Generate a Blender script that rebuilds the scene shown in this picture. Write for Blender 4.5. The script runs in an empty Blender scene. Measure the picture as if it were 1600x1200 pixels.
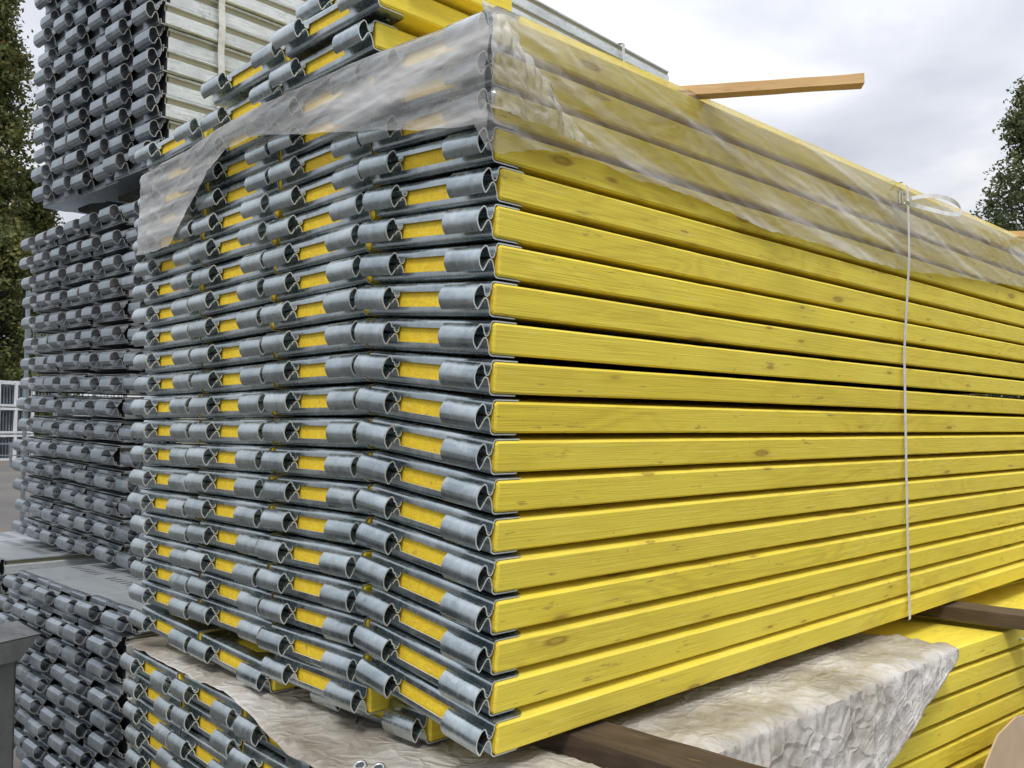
import bpy, bmesh, math, random
import numpy as np
from mathutils import Vector, Matrix, noise
random.seed(7)
S = bpy.context.scene
COL = S.collection
R = math.radians
PI = math.pi

# ------------------------------------------------------------------ camera
F = 1426.0                      # focal length in photo pixels (1600 wide)
HZ = 673.0                      # horizon row of the photo
HEAD = R(46.1)
CX, CY, CZ = -0.919, -0.989, 0.0
PITCH = math.atan((HZ-600)/F)
cd = bpy.data.cameras.new('camera'); cam = bpy.data.objects.new('camera', cd); COL.objects.link(cam)
cd.sensor_width = 36; cd.lens = 36*F/1600; cd.clip_start = .02; cd.clip_end = 2000
cam.location = (CX, CY, CZ)
cam.rotation_euler = (PI/2+PITCH, 0, HEAD-PI/2)
S.camera = cam
FW = Vector((math.cos(HEAD), math.sin(HEAD), 0)); RT = Vector((math.sin(HEAD), -math.cos(HEAD), 0))

# ------------------------------------------------------------------ world
SUN_EL, SUN_AZ = R(52), R(215)          # azimuth of the sun measured from +X
w = bpy.data.worlds.new('World'); S.world = w; w.use_nodes = True
nt = w.node_tree; N = nt.nodes; L = nt.links
N.clear()
out = N.new('ShaderNodeOutputWorld'); bg = N.new('ShaderNodeBackground'); bg.inputs[1].default_value = .1
sky = N.new('ShaderNodeTexSky'); sky.sky_type = 'NISHITA'; sky.sun_disc = False
sky.sun_elevation = SUN_EL; sky.sun_rotation = PI/2-SUN_AZ; sky.air_density = 1; sky.dust_density = 3
tc = N.new('ShaderNodeTexCoord')
sep = N.new('ShaderNodeSeparateXYZ'); L.new(tc.outputs['Generated'], sep.inputs[0])
def wmath(op, a, b=None, c=None, clamp=False):
    n = N.new('ShaderNodeMath'); n.operation = op; n.use_clamp = clamp
    for i, v in enumerate((a, b, c)):
        if v is None: continue
        if isinstance(v, (int, float)): n.inputs[i].default_value = v
        else: L.new(v, n.inputs[i])
    return n.outputs[0]
zc = wmath('MAXIMUM', sep.outputs[2], 0.0)
den = wmath('ADD', zc, .16)
cxn = wmath('DIVIDE', sep.outputs[0], den); cyn = wmath('DIVIDE', sep.outputs[1], den)
comb = N.new('ShaderNodeCombineXYZ'); L.new(cxn, comb.inputs[0]); L.new(cyn, comb.inputs[1])
nz = N.new('ShaderNodeTexNoise'); nz.inputs['Scale'].default_value = 1.5; nz.inputs['Detail'].default_value = 6
nz.inputs['Roughness'].default_value = .5; nz.inputs['Distortion'].default_value = .3
L.new(comb.outputs[0], nz.inputs['Vector'])
cr = N.new('ShaderNodeValToRGB'); L.new(nz.outputs[0], cr.inputs[0])
e = cr.color_ramp.elements
e[0].position = .36; e[0].color = (.58, .60, .67, 1); e[1].position = .62; e[1].color = (.93, .935, .95, 1)
m_ = e.new(.5); m_.color = (.72, .74, .81, 1)
gain = wmath('MULTIPLY_ADD', wmath('POWER', zc, 1.3), 13.0, 6.6)      # overcast sky: brighter towards the zenith
mul = N.new('ShaderNodeVectorMath'); mul.operation = 'SCALE'; L.new(cr.outputs[0], mul.inputs[0]); L.new(gain, mul.inputs['Scale'])
mx = N.new('ShaderNodeMix'); mx.data_type = 'RGBA'; mx.inputs[0].default_value = .93
L.new(sky.outputs[0], mx.inputs[6]); L.new(mul.outputs[0], mx.inputs[7])
L.new(mx.outputs[2], bg.inputs[0]); L.new(bg.outputs[0], out.inputs[0])
sd = bpy.data.lights.new('sun', 'SUN'); sd.energy = 1.5; sd.angle = R(12); sd.color = (1, .96, .9)
so = bpy.data.objects.new('sun', sd); COL.objects.link(so)
sdir = Vector((math.cos(SUN_EL)*math.cos(SUN_AZ), math.cos(SUN_EL)*math.sin(SUN_AZ), math.sin(SUN_EL)))
so.rotation_euler = sdir.to_track_quat('Z', 'Y').to_euler()
so.location = sdir*20
S.view_settings.view_transform = 'Standard'; S.view_settings.look = 'None'
S.view_settings.exposure = 0.30; S.view_settings.gamma = 1

# ------------------------------------------------------------------ helpers
def ray(px, py):
    return FW + RT*((px-800)/F) + Vector((0, 0, (HZ-py)/F))
def onY(px, py, Y):
    d = ray(px, py); t = (Y-CY)/d.y; return Vector((CX, CY, CZ))+d*t
def onX(px, py, X):
    d = ray(px, py); t = (X-CX)/d.x; return Vector((CX, CY, CZ))+d*t
def onZ(px, py, Z):
    d = ray(px, py); t = (Z-CZ)/d.z; return Vector((CX, CY, CZ))+d*t
def atD(px, py, D):
    return Vector((CX, CY, CZ))+ray(px, py)*D

def tag(o, label=None, cat=None, group=None, kind=None):
    if label: o['label'] = label
    if cat: o['category'] = cat
    if group: o['group'] = group
    if kind: o['kind'] = kind
    return o
def empty(name, loc, rot=(0, 0, 0)):
    o = bpy.data.objects.new(name, None); COL.objects.link(o); o.location = loc; o.rotation_euler = rot
    o.empty_display_size = .05
    return o
def mesh_obj(name, me, parent=None, loc=None, rot=None):
    o = bpy.data.objects.new(name, me); COL.objects.link(o)
    if parent: o.parent = parent
    if loc: o.location = loc
    if rot: o.rotation_euler = rot
    return o
def fin(bm, name, mats, smooth=None):
    bmesh.ops.recalc_face_normals(bm, faces=bm.faces)
    me = bpy.data.meshes.new(name); bm.to_mesh(me); bm.free()
    for m in (mats if isinstance(mats, (list, tuple)) else [mats]): me.materials.append(m)
    if smooth is not None:
        me.polygons.foreach_set('use_smooth', [True]*len(me.polygons))
        me.set_sharp_from_angle(angle=R(smooth))
    return me
def box(bm, x0, x1, y0, y1, z0, z1, bev=0, mi=0, M=None):
    vs = [bm.verts.new((x, y, z)) for x in (x0, x1) for y in (y0, y1) for z in (z0, z1)]
    fs = [bm.faces.new([vs[i] for i in q]) for q in ((0, 1, 3, 2), (4, 6, 7, 5), (0, 4, 5, 1), (2, 3, 7, 6), (0, 2, 6, 4), (1, 5, 7, 3))]
    for f in fs: f.material_index = mi
    if M is not None: bmesh.ops.transform(bm, matrix=M, verts=vs)
    if bev:
        es = list({ed for f in fs for ed in f.edges})
        r = bmesh.ops.bevel(bm, geom=es, offset=bev, segments=1, affect='EDGES', profile=.5)
        for f in r['faces']: f.material_index = mi
def catmull(pts, n=4):
    P = [Vector(p) for p in pts]; out = []
    for i in range(len(P)-1):
        p0 = P[max(i-1, 0)]; p1 = P[i]; p2 = P[i+1]; p3 = P[min(i+2, len(P)-1)]
        for k in range(n):
            t = k/n
            out.append(.5*((2*p1)+(-p0+p2)*t+(2*p0-5*p1+4*p2-p3)*t*t+(-p0+3*p1-3*p2+p3)*t**3))
    out.append(P[-1]); return out
def sheet(bm, pts, y0, y1, th, plane='xz', edge_mi=1, mi=0):
    """a bent sheet of thickness th: 2-D profile pts extruded from y0 to y1"""
    P = [Vector((p[0], p[1])) for p in pts]; n = len(P); A = []; B = []
    for i in range(n):
        t = (P[min(i+1, n-1)]-P[max(i-1, 0)]).normalized(); nn = Vector((-t.y, t.x))*th/2
        A.append(P[i]+nn); B.append(P[i]-nn)
    def v(p, y):
        return bm.verts.new((p.x, y, p.y) if plane == 'xz' else (y, p.x, p.y))
    a0 = [v(p, y0) for p in A]; a1 = [v(p, y1) for p in A]; b0 = [v(p, y0) for p in B]; b1 = [v(p, y1) for p in B]
    for i in range(n-1):
        for q in ((a0[i], a0[i+1], a1[i+1], a1[i]), (b0[i], b1[i], b1[i+1], b0[i+1])):
            bm.faces.new(q).material_index = mi
        for q in ((a0[i], b0[i], b0[i+1], a0[i+1]), (a1[i], a1[i+1], b1[i+1], b1[i])):
            bm.faces.new(q).material_index = edge_mi
    for i in (0, n-1):
        bm.faces.new((a0[i], a1[i], b1[i], b0[i])).material_index = edge_mi
def poly_ex(bm, pts, z0, z1, mi=0, edge_mi=0):
    a = [bm.verts.new((x, y, z0)) for x, y in pts]; b = [bm.verts.new((x, y, z1)) for x, y in pts]
    bm.faces.new(a).material_index = mi; bm.faces.new(b[::-1]).material_index = mi
    n = len(pts)
    for i in range(n):
        bm.faces.new((a[i], b[i], b[(i+1) % n], a[(i+1) % n])).material_index = edge_mi
def tube(bm, pts, rad, seg=8):
    rings = []
    for i, p in enumerate(pts):
        t = (pts[min(i+1, len(pts)-1)]-pts[max(i-1, 0)]).normalized()
        a = t.orthogonal().normalized(); b = t.cross(a)
        rr = rad[i] if isinstance(rad, (list, tuple)) else rad
        rings.append([bm.verts.new(p+(a*math.cos(2*PI*k/seg)+b*math.sin(2*PI*k/seg))*rr) for k in range(seg)])
    for i in range(len(rings)-1):
        # match nearest vertex to avoid twists
        off = min(range(seg), key=lambda o: (rings[i+1][o].co-rings[i][0].co).length)
        rings[i+1] = rings[i+1][off:]+rings[i+1][:off]
        for k in range(seg):
            bm.faces.new((rings[i][k], rings[i][(k+1) % seg], rings[i+1][(k+1) % seg], rings[i+1][k]))
    bm.faces.new(rings[0][::-1]); bm.faces.new(rings[-1])
ORD = ['', 'first', 'second', 'third', 'fourth', 'fifth', 'sixth', 'seventh', 'eighth', 'ninth', 'tenth', 'eleventh',
       'twelfth', 'thirteenth', 'fourteenth', 'fifteenth', 'sixteenth', 'seventeenth']

# ------------------------------------------------------------------ materials
class Mat:
    def __init__(s, name):
        s.m = bpy.data.materials.new(name); s.m.use_nodes = True
        s.t = s.m.node_tree; s.N = s.t.nodes; s.L = s.t.links
        s.b = s.N['Principled BSDF']; s.tc = s.N.new('ShaderNodeTexCoord'); s.oi = s.N.new('ShaderNodeObjectInfo')
    def n(s, ty, **kw):
        x = s.N.new('ShaderNode'+ty)
        for k, v in kw.items():
            if hasattr(x, k): setattr(x, k, v)
            else: s.put(x.inputs[k.replace('_', ' ')], v)
        return x
    def put(s, sock, v):
        if isinstance(v, bpy.types.NodeSocket): s.L.new(v, sock)
        elif isinstance(v, (tuple, list)): sock.default_value = tuple(v) if len(v) == len(sock.default_value) else tuple(v)+(1,)
        else: sock.default_value = v
    def math(s, op, a, b=0.0, c=0.0, clamp=False):
        x = s.N.new('ShaderNodeMath'); x.operation = op; x.use_clamp = clamp
        s.put(x.inputs[0], a); s.put(x.inputs[1], b); s.put(x.inputs[2], c); return x.outputs[0]
    def coords(s, scale=(1, 1, 1), rnd=37.0, src='Object'):
        mp = s.N.new('ShaderNodeVectorMath'); mp.operation = 'MULTIPLY_ADD'
        s.L.new(s.tc.outputs[src], mp.inputs[0]); mp.inputs[1].default_value = scale
        r = s.N.new('ShaderNodeVectorMath'); r.operation = 'SCALE'; r.inputs[0].default_value = (rnd, rnd*.7, rnd*.43)
        s.L.new(s.oi.outputs['Random'], r.inputs['Scale']); s.L.new(r.outputs[0], mp.inputs[2])
        return mp.outputs[0]
    def noise(s, vec, scale, detail=4, rough=.5, dist=0.0):
        x = s.N.new('ShaderNodeTexNoise'); s.L.new(vec, x.inputs['Vector'])
        x.inputs['Scale'].default_value = scale; x.inputs['Detail'].default_value = detail
        x.inputs['Roughness'].default_value = rough; x.inputs['Distortion'].default_value = dist
        return x.outputs[0]
    def ramp(s, fac, stops):
        x = s.N.new('ShaderNodeValToRGB'); s.L.new(fac, x.inputs[0]); el = x.color_ramp.elements
        while len(el) < len(stops): el.new(.5)
        for i, (p, c) in enumerate(stops):
            el[i].position = p; el[i].color = (c if isinstance(c, tuple) else (c, c, c))+(1,)
        return x.outputs[0]
    def mix(s, fac, a, b, mode='MIX'):
        x = s.N.new('ShaderNodeMix'); x.data_type = 'RGBA'; x.blend_type = mode
        s.put(x.inputs[0], fac); s.put(x.inputs[6], a); s.put(x.inputs[7], b); return x.outputs[2]
    def set(s, **kw):
        for k, v in kw.items(): s.put(s.b.inputs[k.replace('_', ' ')], v)
    def bump(s, h, dist, strength=1.0):
        x = s.N.new('ShaderNodeBump'); s.L.new(h, x.inputs['Height']); x.inputs['Distance'].default_value = dist
        x.inputs['Strength'].default_value = strength; s.L.new(x.outputs[0], s.b.inputs['Normal'])

def wood_mat(name, base, dark, light, endcol, knot=(.16, .09, .03), grain=.5, rough=.62):
    m = Mat(name)
    co = m.coords((1, 1, 1), 23)
    st = m.coords((.9, 26, 34), 23)
    warp = m.noise(m.coords((1.1, 5, 7), 23), 1.6, 3, .5, .6)
    fine = m.noise(st, 4.0, 6, .65, .8)
    blot0 = m.noise(m.coords((.8, 3, 3), 41), 2.0, 2, .5)
    ringv = m.math('MULTIPLY_ADD', warp, 34.0, m.math('MULTIPLY', fine, 1.2))
    ring = m.math('ABSOLUTE', m.math('SINE', ringv))
    ring = m.math('POWER', ring, 3.0)
    c = m.mix(m.math('MULTIPLY', m.math('MULTIPLY', ring, m.ramp(blot0, [(.42, .2), (.58, 1.0)])), 1.0*grain), base, dark)
    c = m.mix(m.math('MULTIPLY', m.ramp(fine, [(.42, 0.0), (.70, 1.0)]), .62*grain), c, dark)
    blot = m.noise(co, 3.1, 3, .6)
    c = m.mix(m.math('MULTIPLY', m.ramp(blot, [(.42, 0.0), (.72, 1.0)]), .45), c, light)
    # per board tint
    c = m.mix(m.math('MULTIPLY', m.oi.outputs['Random'], .55), c, m.mix(.45, dark, base))
    r2 = m.math('FRACT', m.math('MULTIPLY', m.oi.outputs['Random'], 7.31))
    c = m.mix(m.math('MULTIPLY', r2, .2), c, light)
    # knots
    vo = m.N.new('ShaderNodeTexVoronoi'); m.L.new(m.coords((7.5, 26, 30), 31), vo.inputs['Vector']); vo.inputs['Scale'].default_value = 1
    sepk = m.N.new('ShaderNodeSeparateColor'); m.L.new(vo.outputs['Color'], sepk.inputs[0])
    vd = m.math('ADD', m.math('MULTIPLY', vo.outputs['Distance'], m.math('MULTIPLY_ADD', sepk.outputs[1], 1.3, .7)), m.math('MULTIPLY', m.math('SUBTRACT', fine, .5), .14))
    sepc = m.N.new('ShaderNodeSeparateColor'); m.L.new(vo.outputs['Color'], sepc.inputs[0])
    has = m.math('GREATER_THAN', sepc.outputs[0], .72)
    kn = m.math('MULTIPLY', m.ramp(vd, [(.0, 1.0), (.08, .5), (.13, .95), (.17, .5), (.22, 0.0)]), has)
    c = m.mix(kn, c, m.mix(.3, knot, dark))
    halo = m.math('MULTIPLY', m.ramp(vd, [(.15, .30), (.55, 0.0)]), has)
    c = m.mix(halo, c, dark)
    # end grain on the faces that look along the board
    ge = m.N.new('ShaderNodeNewGeometry'); vt = m.N.new('ShaderNodeVectorTransform')
    vt.vector_type = 'NORMAL'; vt.convert_from = 'WORLD'; vt.convert_to = 'OBJECT'
    m.L.new(ge.outputs['Normal'], vt.inputs[0]); sx = m.N.new('ShaderNodeSeparateXYZ'); m.L.new(vt.outputs[0], sx.inputs[0])
    isend = m.math('GREATER_THAN', m.math('ABSOLUTE', sx.outputs[0]), .8)
    er = m.noise(m.coords((1, 14, 14), 11), 1.1, 2, .5, .3)
    rings = m.math('ABSOLUTE', m.math('SINE', m.math('MULTIPLY', er, 90.0)))
    ec = m.mix(m.math('MULTIPLY', m.math('POWER', rings, 2.0), .28), endcol, dark)
    saw = m.noise(m.coords((1, 10, 160), 11), 6, 3)
    ec = m.mix(m.math('MULTIPLY', m.ramp(saw, [(.5, 0.0), (.7, 1.0)]), .35), ec, dark)
    c = m.mix(isend, c, ec)
    sxo = m.N.new('ShaderNodeSeparateXYZ'); m.L.new(m.tc.outputs['Object'], sxo.inputs[0])
    rub = m.math('MULTIPLY', m.math('LESS_THAN', m.math('MULTIPLY_ADD', m.noise(co, 60, 3), .022, sxo.outputs[0]), .0145), .22)
    c = m.mix(rub, c, (.62, .34, .03))
    scr = m.noise(m.coords((5, 40, 95), 57), 1.6, 3, .55)
    c = m.mix(m.math('MULTIPLY', m.ramp(scr, [(.65, 0.0), (.70, 1.0)]), .4), c, m.mix(.35, light, (.8, .68, .45)) if knot[0] > .1 else light)
    scr2 = m.noise(m.coords((9, 60, 60), 77), 1.3, 4, .6)
    c = m.mix(m.math('MULTIPLY', m.ramp(scr2, [(.655, 0.0), (.70, 1.0)]), .65), c, (.32, .22, .07))
    # grime specks
    sp = m.noise(co, 90, 2, .5)
    c = m.mix(m.math('MULTIPLY', m.ramp(sp, [(.72, 0.0), (.78, 1.0)]), .35), c, (.10, .07, .03))
    m.set(Base_Color=c, Roughness=rough)
    m.b.inputs['Specular IOR Level'].default_value = .3
    h = m.math('ADD', m.math('MULTIPLY', fine, .7), m.math('MULTIPLY', saw, .25))
    m.bump(h, .0018, .9)
    return m.m
M_YEL = wood_mat('yellow_stained_timber', (.83, .685, .06), (.50, .35, .035), (.88, .77, .13), (.86, .63, .035))
M_BRN = wood_mat('weathered_brown_timber', (.07, .045, .03), (.022, .015, .01), (.16, .115, .08), (.16, .10, .06), knot=(.03, .018, .012), grain=1)
M_LATH = wood_mat('raw_pine', (.66, .43, .19), (.42, .22, .08), (.74, .52, .26), (.5, .3, .12), grain=.8)

def galv_mat(name, base, dark, light, metal=.55, rough=.42, rust=0.0, src='Object'):
    m = Mat(name)
    co = m.coords((1, 1, 1), 19, src)
    big = m.noise(co, 11, 5, .6, .4)
    sm = m.noise(co, 70, 4, .6)
    c = m.mix(m.ramp(big, [(.38, 0.0), (.66, 1.0)]), dark, light)
    c = m.mix(.5, c, base)
    c = m.mix(m.math('MULTIPLY', m.ramp(sm, [(.5, 0.0), (.7, 1.0)]), .35), c, light)
    vo = m.N.new('ShaderNodeTexVoronoi'); m.L.new(co, vo.inputs['Vector']); vo.inputs['Scale'].default_value = 95
    sp = m.N.new('ShaderNodeSeparateColor'); m.L.new(vo.outputs['Color'], sp.inputs[0])
    c = m.mix(m.math('MULTIPLY', sp.outputs[0], .16), c, dark)
    st = m.noise(co, 38, 3, .5, .2)
    c = m.mix(m.math('MULTIPLY', m.ramp(st, [(.66, 0.0), (.76, 1.0)]), .5), c, tuple(x*.35 for x in dark))
    c = m.mix(m.math('MULTIPLY', m.oi.outputs['Random'], .3), c, dark)
    m.set(Base_Color=c, Metallic=metal)
    m.L.new(m.ramp(m.math('MULTIPLY_ADD', sm, .5, m.math('MULTIPLY', big, .5)), [(.35, rough-.12), (.65, rough+.14)]), m.b.inputs['Roughness'])
    m.bump(m.math('MULTIPLY_ADD', sm, .35, m.math('MULTIPLY', big, 1.0)), .0011, .45)
    return m.m
M_GALV = galv_mat('galvanised_steel', (.44, .50, .512), (.235, .285, .30), (.72, .775, .785), .95, .26)
M_EDGE = galv_mat('bright_cut_edge', (.62, .66, .64), (.45, .5, .49), (.8, .82, .78), .3, .5)
M_GDK = galv_mat('weathered_galvanised_steel', (.30, .345, .375), (.15, .18, .205), (.48, .53, .56), .85, .34)
M_GDE = galv_mat('worn_cut_edge', (.42, .43, .41), (.28, .28, .26), (.6, .6, .56), .25, .5)
def side_mat():
    m = Mat('pale_streaked_galvanised_sheet')
    co = m.coords((1, 1, 1), 19)
    a = m.noise(m.coords((6, 1, 60), 9), 2.0, 5, .7, 1.5)
    b = m.noise(co, 30, 6, .7)
    c = m.ramp(a, [(.3, (.46, .50, .51)), (.5, (.68, .72, .73)), (.7, (.82, .85, .85))])  # streaked sheet; its pale tones have sky light on the sides painted in
    c = m.mix(m.math('MULTIPLY', m.ramp(b, [(.58, 0.0), (.70, 1.0)]), .6), c, (.22, .24, .25))
    big = m.noise(co, 4, 3, .6)
    c = m.mix(m.math('MULTIPLY', m.ramp(big, [(.45, 0.0), (.7, 1.0)]), .5), c, (.33, .36, .37))
    # olive band along the side groove
    sx = m.N.new('ShaderNodeSeparateXYZ'); m.L.new(m.tc.outputs['Object'], sx.inputs[0])
    g1 = m.math('GREATER_THAN', sx.outputs[2], .0105); g2 = m.math('LESS_THAN', sx.outputs[2], .0275)
    yy = m.math('LESS_THAN', sx.outputs[1], .01)
    gg = m.math('MULTIPLY', m.math('MULTIPLY', g1, g2), yy)
    c = m.mix(m.math('MULTIPLY', gg, .8), c, m.mix(b, (.15, .13, .045), (.30, .27, .11)))
    # rows of pressed anti-slip holes on the top sheet
    up = m.math('GREATER_THAN', sx.outputs[2], .0345)
    fx = m.math('FRACT', m.math('MULTIPLY', sx.outputs[0], 15.0)); fy = m.math('FRACT', m.math('MULTIPLY', sx.outputs[1], 24.0))
    dx = m.math('ABSOLUTE', m.math('SUBTRACT', fx, .5)); dy = m.math('ABSOLUTE', m.math('SUBTRACT', fy, .5))
    inm = m.math('MULTIPLY', m.math('LESS_THAN', dx, .26), m.math('LESS_THAN', dy, .2))
    inset = m.math('MULTIPLY', m.math('GREATER_THAN', sx.outputs[0], .12), m.math('LESS_THAN', m.math('ABSOLUTE', m.math('SUBTRACT', sx.outputs[1], .16)), .12))
    hole = m.math('MULTIPLY', m.math('MULTIPLY', inm, up), inset)
    c = m.mix(m.math('MULTIPLY', up, .7), c, m.mix(big, (.12, .135, .15), (.30, .33, .35)))
    c = m.mix(m.math('MULTIPLY', hole, .9), c, (.03, .03, .035))
    m.set(Base_Color=c, Metallic=.35, Roughness=.42)
    m.bump(m.math('ADD', a, b), .001, .5)
    return m.m
M_SIDE = side_mat()
def simple(name, base, var=.3, rough=.6, scale=20, metal=0.0, bump=.0005):
    m = Mat(name); co = m.coords()
    n = m.noise(co, scale, 5, .6)
    c = m.mix(m.ramp(n, [(.35, 0.0), (.65, 1.0)]), tuple(x*(1-var) for x in base), tuple(min(1, x*(1+var*.6)) for x in base))
    m.set(Base_Color=c, Roughness=rough, Metallic=metal); m.bump(n, bump, .6); return m.m
M_STRAP = simple('white_polyester_strap', (.62, .63, .62), .15, .4, 60)
M_WIRE = simple('zinc_wire', (.55, .57, .56), .2, .3, 60, .9)
M_CARD = simple('brown_cardboard', (.55, .41, .27), .1, .8, 8)
M_DARK = simple('dark_hollow_shade', (.05, .055, .06), .3, .7, 20)  # near-black colour painting the shade inside deck ends and eyelets
def tarp_mat():
    m = Mat('dirty_white_tarpaulin'); co = m.coords((1, 1, 1), 3)
    a = m.noise(co, 3.2, 6, .65, .15); b = m.noise(co, 22, 6, .7, .1)
    c = m.ramp(a, [(.32, (.20, .17, .13)), (.48, (.40, .37, .32)), (.66, (.62, .60, .57))])
    c = m.mix(m.math('MULTIPLY', m.ramp(b, [(.55, 0.0), (.75, 1.0)]), .45), c, (.27, .225, .165))
    m.set(Base_Color=c, Roughness=.36); m.b.inputs['Specular IOR Level'].default_value = .5
    vo = m.N.new('ShaderNodeTexVoronoi'); vo.feature = 'DISTANCE_TO_EDGE'
    w_ = m.N.new('ShaderNodeVectorMath'); w_.operation = 'MULTIPLY_ADD'; m.L.new(m.N[-1].outputs[0] if 0 else co, w_.inputs[0])
    w_.inputs[1].default_value = (1, 1, 1)
    nn = m.N.new('ShaderNodeTexNoise'); nn.inputs['Scale'].default_value = 9; m.L.new(co, nn.inputs['Vector'])
    sc = m.N.new('ShaderNodeVectorMath'); sc.operation = 'SCALE'; sc.inputs['Scale'].default_value = .12
    m.L.new(nn.outputs['Color'], sc.inputs[0]); m.L.new(sc.outputs[0], w_.inputs[2]); m.L.new(w_.outputs[0], vo.inputs['Vector'])
    vo.inputs['Scale'].default_value = 24
    h = m.math('MULTIPLY_ADD', m.ramp(vo.outputs['Distance'], [(0.0, 1.0), (.3, 0.0)]), .6, b)
    m.bump(h, .007, .7)
    return m.m
M_TARP = tarp_mat()
def film_mat(dl, dm, dh):
    m = Mat('translucent_plastic_film'); N = m.N; co = m.coords((1, 1, 1), 0)
    rt = m.N.new('ShaderNodeVectorRotate'); rt.rotation_type = 'Y_AXIS'; rt.inputs['Angle'].default_value = R(-9); m.L.new(m.tc.outputs['Object'], rt.inputs['Vector'])
    sc_ = m.N.new('ShaderNodeVectorMath'); sc_.operation = 'MULTIPLY'; sc_.inputs[1].default_value = (1.6, 1.6, 24); m.L.new(rt.outputs[0], sc_.inputs[0]); diag = sc_.outputs[0]
    a = m.noise(diag, 1.0, 3, .5, .35)
    b = m.noise(co, 26, 5, .65, .5)
    tr = N.new('ShaderNodeBsdfTransparent'); tr.inputs[0].default_value = (.99, .99, .985, 1)
    rf = N.new('ShaderNodeBsdfRefraction'); rf.inputs['IOR'].default_value = 1.08; rf.inputs['Roughness'].default_value = .14
    rf.inputs[0].default_value = (.95, .95, .94, 1)
    df = N.new('ShaderNodeBsdfDiffuse'); df.inputs[0].default_value = (.97, .97, .96, 1)
    tl = N.new('ShaderNodeBsdfTranslucent'); tl.inputs[0].default_value = (.96, .95, .92, 1)
    gl = N.new('ShaderNodeBsdfGlossy'); gl.inputs['Roughness'].default_value = .09
    bmp = N.new('ShaderNodeBump'); bmp.inputs['Distance'].default_value = .005; bmp.inputs['Strength'].default_value = .35
    m.L.new(m.math('MULTIPLY_ADD', b, .4, a), bmp.inputs['Height'])
    for x in (df, gl, tl): m.L.new(bmp.outputs[0], x.inputs['Normal'])
    def mixs(f, p, q):
        x = N.new('ShaderNodeMixShader'); m.put(x.inputs[0], f); m.L.new(p, x.inputs[1]); m.L.new(q, x.inputs[2]); return x.outputs[0]
    clear = mixs(.07, tr.outputs[0], rf.outputs[0])
    milky = mixs(.15, df.outputs[0], tl.outputs[0])
    dens = m.math('ADD', m.ramp(a, [(.36, dl), (.5, dm), (.66, dh)]), m.math('MULTIPLY', m.ramp(b, [(.66, 0.0), (.75, 1.0)]), .12), clamp=True)
    dirt = N.new('ShaderNodeBsdfDiffuse'); dirt.inputs[0].default_value = (.16, .12, .08, 1)
    body = mixs(dens, clear, milky)
    dn = m.math('MULTIPLY', m.ramp(m.noise(m.coords((1, 1, 1), 0), 46, 5, .75), [(.63, 0.0), (.70, 1.0)]), m.ramp(m.noise(m.coords((1, 1, 1), 0), 3.4, 2, .5), [(.56, 0.0), (.66, .65)]))
    body = mixs(dn, body, dirt.outputs[0])
    fr = N.new('ShaderNodeFresnel'); fr.inputs[0].default_value = 1.42; m.L.new(bmp.outputs[0], fr.inputs['Normal'])
    fin_ = mixs(m.math('MULTIPLY', fr.outputs[0], .8), body, gl.outputs[0])
    m.L.new(fin_, N['Material Output'].inputs[0]); N.remove(m.b)
    return m.m
M_FILM = film_mat(.05, .12, .42); M_FILM2 = film_mat(.12, .28, .60)

# ------------------------------------------------------------------ ground
def ground():
    m = Mat('asphalt_yard'); co = m.coords((1, 1, 1), 0)
    a = m.noise(co, .35, 6, .6); b = m.noise(co, 60, 3, .6); s_ = m.noise(m.coords((.12, 1.1, 1), 0), 1.6, 4, .6)
    c = m.ramp(a, [(.35, (.055, .053, .052)), (.55, (.10, .09, .08)), (.72, (.15, .125, .10))])
    c = m.mix(m.math('MULTIPLY', s_, .4), c, (.06, .055, .05)); c = m.mix(m.math('MULTIPLY', b, .4), c, (.19, .18, .165))
    m.set(Base_Color=c, Roughness=.9); m.bump(b, .004, .6)
    bm = bmesh.new(); bmesh.ops.create_grid(bm, x_segments=40, y_segments=40, size=700)
    o = mesh_obj('ground', fin(bm, 'ground', m.m)); o.location = (0, 0, -1.6); tag(o, kind='structure')
ground()

# ------------------------------------------------------------------ yellow plank prototypes
def smooth01(t): t = max(0, min(1, t)); return t*t*(3-2*t)
WID = .320; THK = .0235
def timber_board_mesh(L_, w_=WID, k=0):
    bm = bmesh.new(); c = .0032; y0, y1 = .0015, w_-.0015; n = max(3, int(L_/.035)); rings = []
    q = [(y0+c, -THK), (y1-c, -THK), (y1, -THK+c), (y1, THK-c), (y1-c, THK), (y0+c, THK), (y0, THK-c), (y0, -THK+c)]
    xs = [.003+c]+[.003+c+(L_-.003-2*c)*i/n for i in range(1, n)]+[L_-c]
    def ring(x, ins):
        r = []
        for y, z in q:
            yy = y+(ins if y < w_/2 else -ins); zz = z+(ins if z < 0 else -ins)
            p = Vector((x*11, y*30, z*30+k*7)); e = smooth01((x-.1)/.5)*smooth01((L_-x)/.3)
            bow = .0016*math.sin(x*PI/L_+k)*math.sin(k*2.1)*e
            yy += noise.noise(p)*.0011*e+noise.noise(p*4)*.0004; zz += bow+noise.noise(p*3+Vector((5, 5, 5)))*.0005*e
            r.append(bm.verts.new((x, yy, zz)))
        return r
    rings = [ring(.003, c)]+[ring(x, 0) for x in xs]+[ring(L_, c)]
    for a, b in zip(rings, rings[1:]):
        for i in range(8): bm.faces.new((a[i], a[(i+1) % 8], b[(i+1) % 8], b[i]))
    bm.faces.new(rings[0][::-1]); bm.faces.new(rings[-1])
    return fin(bm, 'timber_board', M_YEL, 20)
UP = [(.0075, .0258), (.0025, .0250), (-.0004, .0215), (-.0010, .0170), (-.0012, .0124)]
NECK_UP = [(-.0012, .0124), (-.0024, .0062), (-.0064, .0030), (-.0104, .0052), (-.0126, .0108)]
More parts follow.
